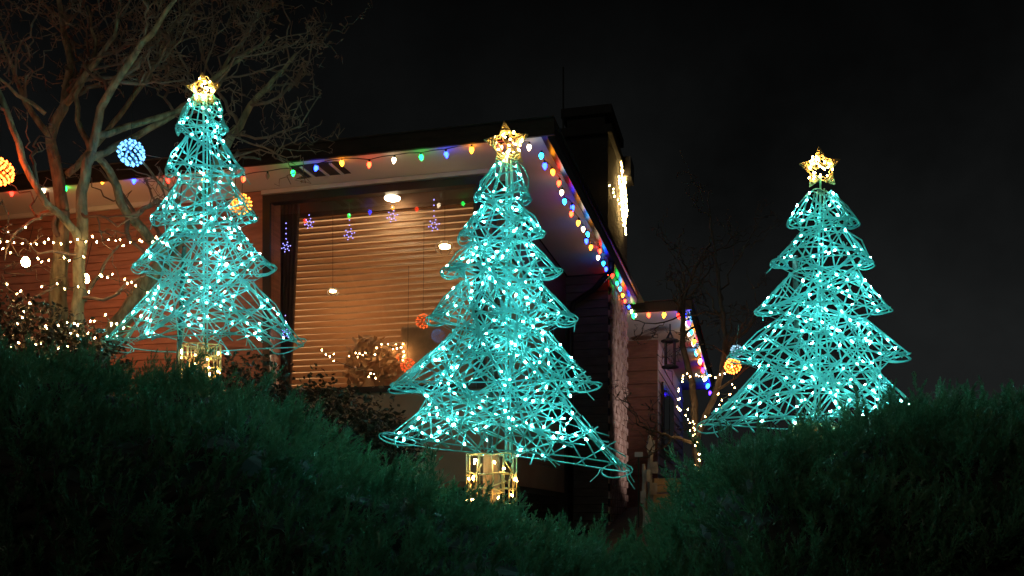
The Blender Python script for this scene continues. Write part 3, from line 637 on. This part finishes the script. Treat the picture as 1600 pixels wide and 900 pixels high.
# ------------------------------------------------------------------ light balls
def ball(px, py, rp, d, dot, label, ls=8, n=80, core=(.2, .2, .2), thread=.35, name='light_ball'):
    c = P(px, py, d); r = rp/F*d; th = thing(name, c, label, 'light ball', 'hanging light balls')
    cm = princ('ball cage', core, .4); em = emis('ball led', dot, ls)
    b = MB()
    for k in range(7):
        ax = Vector((random.gauss(0, 1), random.gauss(0, 1), random.gauss(0, 1))).normalized(); u = ax.orthogonal().normalized(); v = ax.cross(u)
        b.tube([c+(u*math.cos(2*math.pi*j/20)+v*math.sin(2*math.pi*j/20))*r*.97 for j in range(20)], max(.002, r*.035), 4, True)
    b.build('cage', cm, th, True)
    b = MB(); ga = math.pi*(3-math.sqrt(5)); s = r*.13
    for i in range(n):
        z = 1-2*(i+.5)/n; q = math.sqrt(1-z*z); p = c+Vector((q*math.cos(i*ga), q*math.sin(i*ga), z))*r*random.uniform(.95, 1.02)
        ss = s*random.uniform(.7, 1.2)
        b.add([p+Vector((ss, 0, 0)), p-Vector((ss, 0, 0)), p+Vector((0, ss, 0)), p-Vector((0, ss, 0)), p+Vector((0, 0, ss)), p-Vector((0, 0, ss))], [(0, 2, 4), (2, 1, 4), (1, 3, 4), (3, 0, 4), (2, 0, 5), (1, 2, 5), (3, 1, 5), (0, 3, 5)])
    b.build('led_dots', em, th, kind='stuff')
    b = MB(); b.tube([c+Vector((0, 0, r)), c+Vector((.01, 0, r+thread))], .002, 4); b.build('thread', M['black'], th)
ball(205, 239, 19.5, 6.55, (.13, .42, 1.0), 'icy blue light ball hanging in the bare tree', 1.6, 90, (.1, .25, .4))
ball(-1, 268, 20, 6.3, (1, .10, .012), 'orange glowing light ball at the leftmost limb of the bare tree', 9, 110, (.5, .25, .06))
ball(378, 319, 15, 6.35, (1, .28, .03), 'yellow light ball just behind the round-tiered wire tree', 2.5, 60, (.5, .3, .05), .25)
ball(367, 322, 9, 6.45, (1, .22, .03), 'small amber light ball next to the yellow one behind the wire tree', 2, 40, (.5, .3, .05), .25)
ball(661, 502, 11, 9.15, (1, .12, .02), 'red light ball hanging before the window, upper one of two', .7, 46, (.5, .1, .03), .9)
ball(637, 571, 11, 9.15, (1, .10, .02), 'red light ball hanging before the window, lower one of two', .7, 46, (.5, .1, .03), .9)
ball(1151, 548, 9, 5.55, (.45, .75, 1.0), 'small white-blue light ball at a tier tip of the wire tree', .8, 40, (.3, .4, .5), .12)
ball(1145, 572, 12, 9.0, (1, .16, .02), 'orange light ball in the boughs of the small dark tree', 6, 60, (.5, .3, .05), .3)

# ------------------------------------------------------------------ snowflake ornaments inside the window
def flake(px, py, top, rp, label):
    t = TB+.10; s_, z_ = on_t(px, py, t); c = H(s_, t, z_); r = rp/F*9.4; zt_ = on_t(px, top, t)[1]
    th = thing('snowflake_ornament', c, label, 'ornament', 'lit snowflakes in the window')
    b = MB(); k = MB()
    for j in range(6):
        a = j*math.pi/3+.2; e = Uv*math.cos(a)+Vector((0, 0, math.sin(a)))
        b.tube([c, c+e*r], .0018, 4)
        for f in (.5, 1): k.lathe(c+e*r*f-Vector((0, 0, .006)), (0, 0, 1), [(0, .001), (.006, .0068), (.012, .001)], 5)
    z = c.z+r+.03
    while z < zt_: k.lathe((c.x, c.y, z), (0, 0, 1), [(0, .001), (.006, .0065), (.012, .001)], 5); z += .055
    b.tube([c, Vector((c.x, c.y, max(zt_, c.z+r+.02)))], .0014, 4); b.tube([Vector((c.x, c.y, max(zt_, c.z+r+.02))), H(s_, t, wz1-.07)], .001, 4)
    b.build('arms', M['curtain'], th); k.build('led_dots', M['snow'], th, kind='stuff')
for px, py, tp, r, lb in ((447, 386, 348, 8, 'violet snowflake light by the drape with a chain of dots above it'), (483, 349, 330, 8, 'violet snowflake light nearest the drape along the window top'), (546, 366, 330, 9, 'violet snowflake light low under a green bulb reflection'), (613, 338, 318, 9, 'violet snowflake light right under the bright ceiling light'), (678, 352, 313, 9, 'violet snowflake light above the caged pendant lamp'), (446, 522, 488, 8, 'dim violet snowflake low at the window edge behind the wire tree tip')):
    flake(px, py, tp, r, lb)

# ------------------------------------------------------------------ gold light strands on the chimney side
t0_, z0_ = on_s(969, 258, c1+.03); L = []
th = thing('gold_light_strands', H(c1+.03, t0_, z0_), 'long gold bundle of lights hanging on the side of the dark chimney', 'string lights')
cb = MB()
for k, (xa, ya, xb, yb, n) in enumerate(((970, 254, 977, 366, 34), (967, 276, 974, 352, 28), (974, 262, 979, 340, 28), (970, 290, 972, 340, 20), (952, 290, 966, 318, 6))):
    pp = []
    for i in range(n):
        x = xa+(xb-xa)*i/(n-1)+random.gauss(0, .8); y = ya+(yb-ya)*i/(n-1); t_, z_ = on_s(x, y, c1+.04); pp.append(H(c1+.04+random.random()*.02, t_, z_))
        place('bulb', mini['gold_bulb'], th, pp[-1], (random.gauss(0, .4), random.gauss(0, .4), 1), 1.3)
    cb.tube(pp, .004, 4)
cb.build('cable', M['stake'], th)

# ------------------------------------------------------------------ things beside the far wing
def post(px, y0, y1, d, wpx, label, mat='grey_wood'):
    a, c = P(px, y1, d), P(px, y0, d); r = wpx/F*d/2; th = thing('wooden_post', a, label, 'post', 'weathered posts by the chimney'); rr = random.Random(int(px))
    zg = min(a.z, gz(a.x, a.y))-.03; k = 9
    b = MB(); b.tube([Vector((a.x+rr.gauss(0, .006), a.y, zg+(c.z-zg)*i/k)) for i in range(k+1)], [r*rr.uniform(.75, 1.2) for i in range(k+1)], 7); b.build('shaft', M[mat], th)
    for i in range(3): b = MB(); z = c.z-.12-i*.22; b.wbox((a.x+rr.uniform(-.02, .05), a.y-r-.012, z), r*2.6, .03, .12, rr.gauss(0, .2)); b.build('cleat', M[mat], th)
post(1016, 680, 800, 9.8, 9, 'tall weathered post standing beside the brick chimney base')
post(1006, 725, 800, 9.6, 6, 'short grey post next to the tall weathered one')
for (xa, xb, ya, yb, d, lb) in ((1022, 1064, 747, 770, 10.2, 'upper tan wooden crate behind the right juniper edge'), (1015, 1052, 771, 802, 10.1, 'lower tan wooden crate behind the right juniper edge')):
    a, c = P(xa, yb, d), P(xb, ya, d); th = thing('wooden_crate', ((a.x+c.x)/2, d+.2, a.z), lb, 'crate', 'wooden crates by the chimney')
    zg = a.z; n = 2
    for i in range(n):
        h = (c.z-zg)/n; b = MB(); b.wbox(((a.x+c.x)/2, d, zg+h*(i+.5)), c.x-a.x, .02, h-.008); b.build('plank', M['wood'], th)
        for sx in (a.x+.01, c.x-.01): b = MB(); b.wbox((sx, d+.2, zg+h*(i+.5)), .02, .38, h-.008); b.build('plank', M['wood'], th)
    b = MB(); b.wbox(((a.x+c.x)/2, d+.2, c.z-.02), c.x-a.x-.03, .36, .02); b.build('lid', M['wood'], th)
p = P(1012, 700, 9.9); th = thing('small_sign', p, 'small pale blank plate fixed to a stake by the chimney', 'sign')
pp = P(998, 710, 9.9); b = MB(); b.wbox(pp, .085, .012, .05); b.build('plate', M['whitewall'], th); b = MB(); b.tube([pp+Vector((0, .012, .02)), Vector((pp.x, pp.y+.012, gz(pp.x, pp.y)-.05))], .008, 6); b.build('stake', M['stake'], th)

# ------------------------------------------------------------------ junipers
def spray_template(seed, nk=15):
    r = np.random.default_rng(seed); V = []; 
    bend = r.normal(0, .25)
    def stem(p): return np.array([bend*p*p*.5, 0, p])
    for k in range(nk):
        p = .06+.94*(k/nk); a = k*2.4+r.normal(0, .3); rad = np.array([math.cos(a), .55*math.sin(a), 0]); dr = np.array([bend*p, 0, 1.])*.85+rad*(.75-.45*p); dr /= np.linalg.norm(dr)
        Lg = (.34-.2*p)*r.uniform(.75, 1.2); b0 = stem(p); sd_ = np.cross(dr, r.normal(size=3)); sd_ /= np.linalg.norm(sd_); wd_ = .036
        V += [b0-sd_*wd_, b0+sd_*wd_, b0+dr*Lg]
        for q in (.35, .62):
            bb_ = b0+dr*Lg*q; d2 = dr*.8+sd_*(.55 if q < .5 else -.55)+r.normal(0, .15, 3); d2 /= np.linalg.norm(d2); V += [bb_-dr*.045, bb_+dr*.045, bb_+d2*Lg*.45]
    V += [np.array([-.01, 0, 0]), np.array([.01, 0, 0]), stem(1.02)]
    return np.array(V)
TEMPL = [spray_template(s) for s in range(6)]
def frames(D, roll):
    D = D/np.linalg.norm(D, axis=1, keepdims=True); ref = np.where(np.abs(D[:, 2:3]) < .9, np.array([[0, 0, 1.]]), np.array([[1., 0, 0]]))
    X = np.cross(ref, D); X /= np.linalg.norm(X, axis=1, keepdims=True); Y = np.cross(D, X); c, s = np.cos(roll)[:, None], np.sin(roll)[:, None]
    return np.stack([X*c+Y*s, -X*s+Y*c, D], axis=2)
def tri_object(name, V, mat, parent, kind='stuff'):
    n = len(V); me = bpy.data.meshes.new(name); me.vertices.add(n); me.vertices.foreach_set('co', V.astype(np.float32).ravel()); me.loops.add(n); me.loops.foreach_set('vertex_index', np.arange(n, dtype=np.int32))
    me.polygons.add(n//3); me.polygons.foreach_set('loop_start', np.arange(0, n, 3, dtype=np.int32)); me.polygons.foreach_set('loop_total', np.full(n//3, 3, np.int32)); me.update(calc_edges=True); me.materials.append(mat)
    o = link(name, me, parent=parent)
    if kind: o['kind'] = kind
    return o
def hedge(prof, x0, x1, label, n, wind, seed):
    """prof: list of (px, py, ridge depth)"""
    r = np.random.default_rng(seed)
    rx = np.array([(px-CX)/F*d for px, py, d in prof]); rz = np.array([EYE+(HY-py)/F*d for px, py, d in prof]); rd = np.array([d for *_, d in prof])
    YF = 2.55
    def zf(x, y):
        zr = np.interp(x, rx, rz)-.085; yr = np.interp(x, rx, rd); base = .95
        u = np.where(y < yr, (yr-y)/(yr-YF), (y-yr)/.8); u = np.clip(u, 0, 1)
        z = base+(zr-base)*np.power(1-np.power(u, 2.2), .55)
        lum = .085*np.sin(x*5.1+1.3*np.sin(y*4))*np.sin(y*4.3+x*1.7)+.03*np.sin(x*11+y*7)*np.sin(y*13-x*5)
        return z+lum*(1-u**4)
    th = thing('juniper_hedge', ((x0+x1)/2, 3.5, .95), label, 'hedge', 'juniper hedges on the bank')
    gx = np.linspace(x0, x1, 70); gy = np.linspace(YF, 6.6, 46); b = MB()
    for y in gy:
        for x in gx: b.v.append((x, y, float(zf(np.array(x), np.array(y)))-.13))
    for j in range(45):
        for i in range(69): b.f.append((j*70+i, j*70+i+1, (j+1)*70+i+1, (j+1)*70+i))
    b.build('dark_core', M['juniper_core'], th, center=False)  # dark sheet under the sprays, the hedge's inner shade put into its colour
    x = r.uniform(x0, x1, n*3); y = YF+(6.2-YF)*np.power(r.random(n*3), 1.75); yr = np.interp(x, rx, rd); keep = y < yr+.5; x, y = x[keep][:n], y[keep][:n]; m_ = len(x)
    e = .02; z = zf(x, y); nx_ = -(zf(x+e, y)-z)/e; ny_ = np.clip(-(zf(x, y+e)-z)/e, -3, 3); Nn = np.stack([nx_, ny_, np.ones(m_)], 1); Nn /= np.linalg.norm(Nn, axis=1, keepdims=True)
    D = Nn*.75+np.array([wind, -.1, .55])+r.normal(0, .38, (m_, 3)); D /= np.linalg.norm(D, axis=1, keepdims=True); Lp = r.uniform(.11, .25, m_)
    PB = np.stack([x, y, z-.13], 1); FP = frames(D, r.uniform(0, 6.28, m_)); K = 13; bases = []; dirs = []; scs = []
    for q in range(K):                    # each plume: a bough with sprays set along it in a flat fan
        f = .15+.85*q/(K-1); sg = 1 if q % 2 else -1; side = FP[:, :, 0]; nrm = FP[:, :, 1]
        bases.append(PB+D*(Lp*f)[:, None]); dirs.append(D*.9+side*(sg*(.75-.55*f))+nrm*r.normal(0, .28, m_)[:, None]+r.normal(0, .08, (m_, 3))+np.array([0, 0, .12])); scs.append(Lp*(.46-.14*f)*r.uniform(.75, 1.2, m_))
    nb = n*6; x = r.uniform(x0, x1, nb*2); y = YF+(6.2-YF)*np.power(r.random(nb*2), 1.6); keep = y < np.interp(x, rx, rd)+.45; x, y = x[keep][:nb], y[keep][:nb]; nb = len(x); z = zf(x, y)
    Nn = np.stack([-(zf(x+e, y)-z)/e, np.clip(-(zf(x, y+e)-z)/e, -3, 3), np.ones(nb)], 1); Nn /= np.linalg.norm(Nn, axis=1, keepdims=True)
    bases.append(np.stack([x, y, z-.06], 1)-Nn*.03); dirs.append(Nn*.8+np.array([wind*.8, -.1, .5])+r.normal(0, .4, (nb, 3))); scs.append(r.uniform(.08, .15, nb))
    B = np.concatenate(bases); D = np.concatenate(dirs); sc_ = np.concatenate(scs); m_ = len(B); FR = frames(D, r.uniform(0, 6.28, m_)); out = []
    for k in range(6):
        I = np.arange(k, m_, 6); out.append((np.einsum('nij,vj->nvi', FR[I], TEMPL[k])*sc_[I][:, None, None]+B[I][:, None, :]).reshape(-1, 3))
    tri_object('foliage', np.concatenate(out), M['juniper'], th)
def ridge(l, da, db): n = len(l); return [(x, y, da+(db-da)*i/(n-1)) for i, (x, y) in enumerate(l)]
hedge(ridge([(-300, 520), (0, 535), (100, 556), (200, 572), (290, 580), (400, 603), (480, 640), (560, 678), (620, 704), (720, 758), (830, 796), (900, 824), (960, 855), (1020, 868)], 5.6, 4.3), -5.2, .68, 'large dark juniper mound sloping down from the bare tree to the gap', 1050, .35, 5)
hedge(ridge([(960, 862), (1010, 835), (1050, 775), (1080, 712), (1130, 675), (1200, 657), (1300, 650), (1400, 636), (1500, 620), (1620, 616), (1900, 604)], 4.3, 5.1), .45, 3.9, 'dark juniper mound hiding the foot of one wire tree', 850, .18, 6)

# ------------------------------------------------------------------ broadleaf shrubs
def shrub(c, rx_, ry_, rz_, n, label, seed, leaf=.035, mat='leaf'):
    R = random.Random(seed); th = thing('leafy_shrub', (c.x, c.y, c.z-rz_), label, 'shrub', 'dark leafy shrubs'); b = MB(); tw = MB(); g = gz(c.x, c.y)-.05
    for i in range(26):
        a = R.uniform(0, 6.28); q = R.random()**.5; e = c+Vector((rx_*q*math.cos(a), ry_*q*math.sin(a), rz_*R.uniform(.2, 1)*math.sqrt(1-q*q*.8))); st = Vector((c.x+R.gauss(0, .12), c.y+R.gauss(0, .1), g))
        tw.tube([st, st.lerp(e, .5)+Vector((R.gauss(0, .05), R.gauss(0, .05), .05)), e], [.012, .007, .003], 4)
    for i in range(n):
        d = Vector((R.gauss(0, 1), R.gauss(0, 1), R.gauss(0, 1))).normalized(); q = R.random()**.4*(1+.18*math.sin(d.x*7+d.z*5+seed)*math.sin(d.z*9+d.y*4)); p = c+Vector((d.x*rx_*q, d.y*ry_*q, d.z*rz_*q))
        if p.z < g: continue
        d = Vector((R.gauss(0, 1), R.gauss(0, 1), R.gauss(0, .7))).normalized(); s_ = d.orthogonal().normalized(); s_ = Matrix.Rotation(R.uniform(0, 6.28), 3, d) @ s_; L_ = leaf*R.uniform(.7, 1.3); nrm = d.cross(s_)
        b.add([p, p+d*L_*.45+s_*L_*.28, p+d*L_+nrm*L_*.12, p+d*L_*.45-s_*L_*.28], [(0, 1, 2), (0, 2, 3)])
    tw.build('stems', M['dark_twig'], th); b.build('foliage', M[mat], th, kind='stuff')
shrub(P(500, 692, 7.1), .62, .45, .5, 5200, 'dark leafy shrub growing below the picture window', 3, .045)
shrub(P(590, 710, 6.9), .34, .35, .35, 2200, 'lower dark leafy shrub between the window and the six-tiered wire tree', 4, .045)
shrub(P(380, 640, 6.9), .45, .4, .42, 3000, 'dark leafy shrub behind the trunk of the round-tiered wire tree', 6, .045)
shrub(P(30, 560, 6.1), .5, .4, .42, 4200, 'dark shrub with warm lights at the foot of the bare tree', 5, .038)
shrub(P(130, 580, 6.0), .3, .3, .3, 1800, 'small dark shrub between the bare stems and the juniper', 8, .038)

# ------------------------------------------------------------------ unseen projector, added to light the chimney side and far wing
pj = H(2.3, TC+.5, 0); pj.z = gz(pj.x, pj.y)+.32; aim = H(-.1, TC+2.0, 3.7)
th = thing('added_projector', (pj.x, pj.y, pj.z-.32), 'unseen black stake projector added to light the chimney side and far wing', 'projector')
dv = (aim-pj).normalized()
b = MB(); b.lathe(pj-dv*.1, dv, [(0, .03), (.02, .055), (.16, .06), (.17, .05), (.165, .045)], 12); b.build('housing', M['black'], th, True)
b = MB(); b.tube([pj-dv*.02-Vector((0, 0, .05)), Vector((pj.x, pj.y, pj.z-.4))], .012, 6); b.build('stake', M['black'], th)
ld = bpy.data.lights.new('projector_beam', 'SPOT'); ld.energy = 60; ld.color = (1.0, .78, .72); ld.spot_size = math.radians(74); ld.spot_blend = .5; ld.shadow_soft_size = .03
link('projector_beam', ld, parent=th, mw=Matrix.Translation(pj+dv*.09) @ dv.to_track_quat('-Z', 'Y').to_matrix().to_4x4())
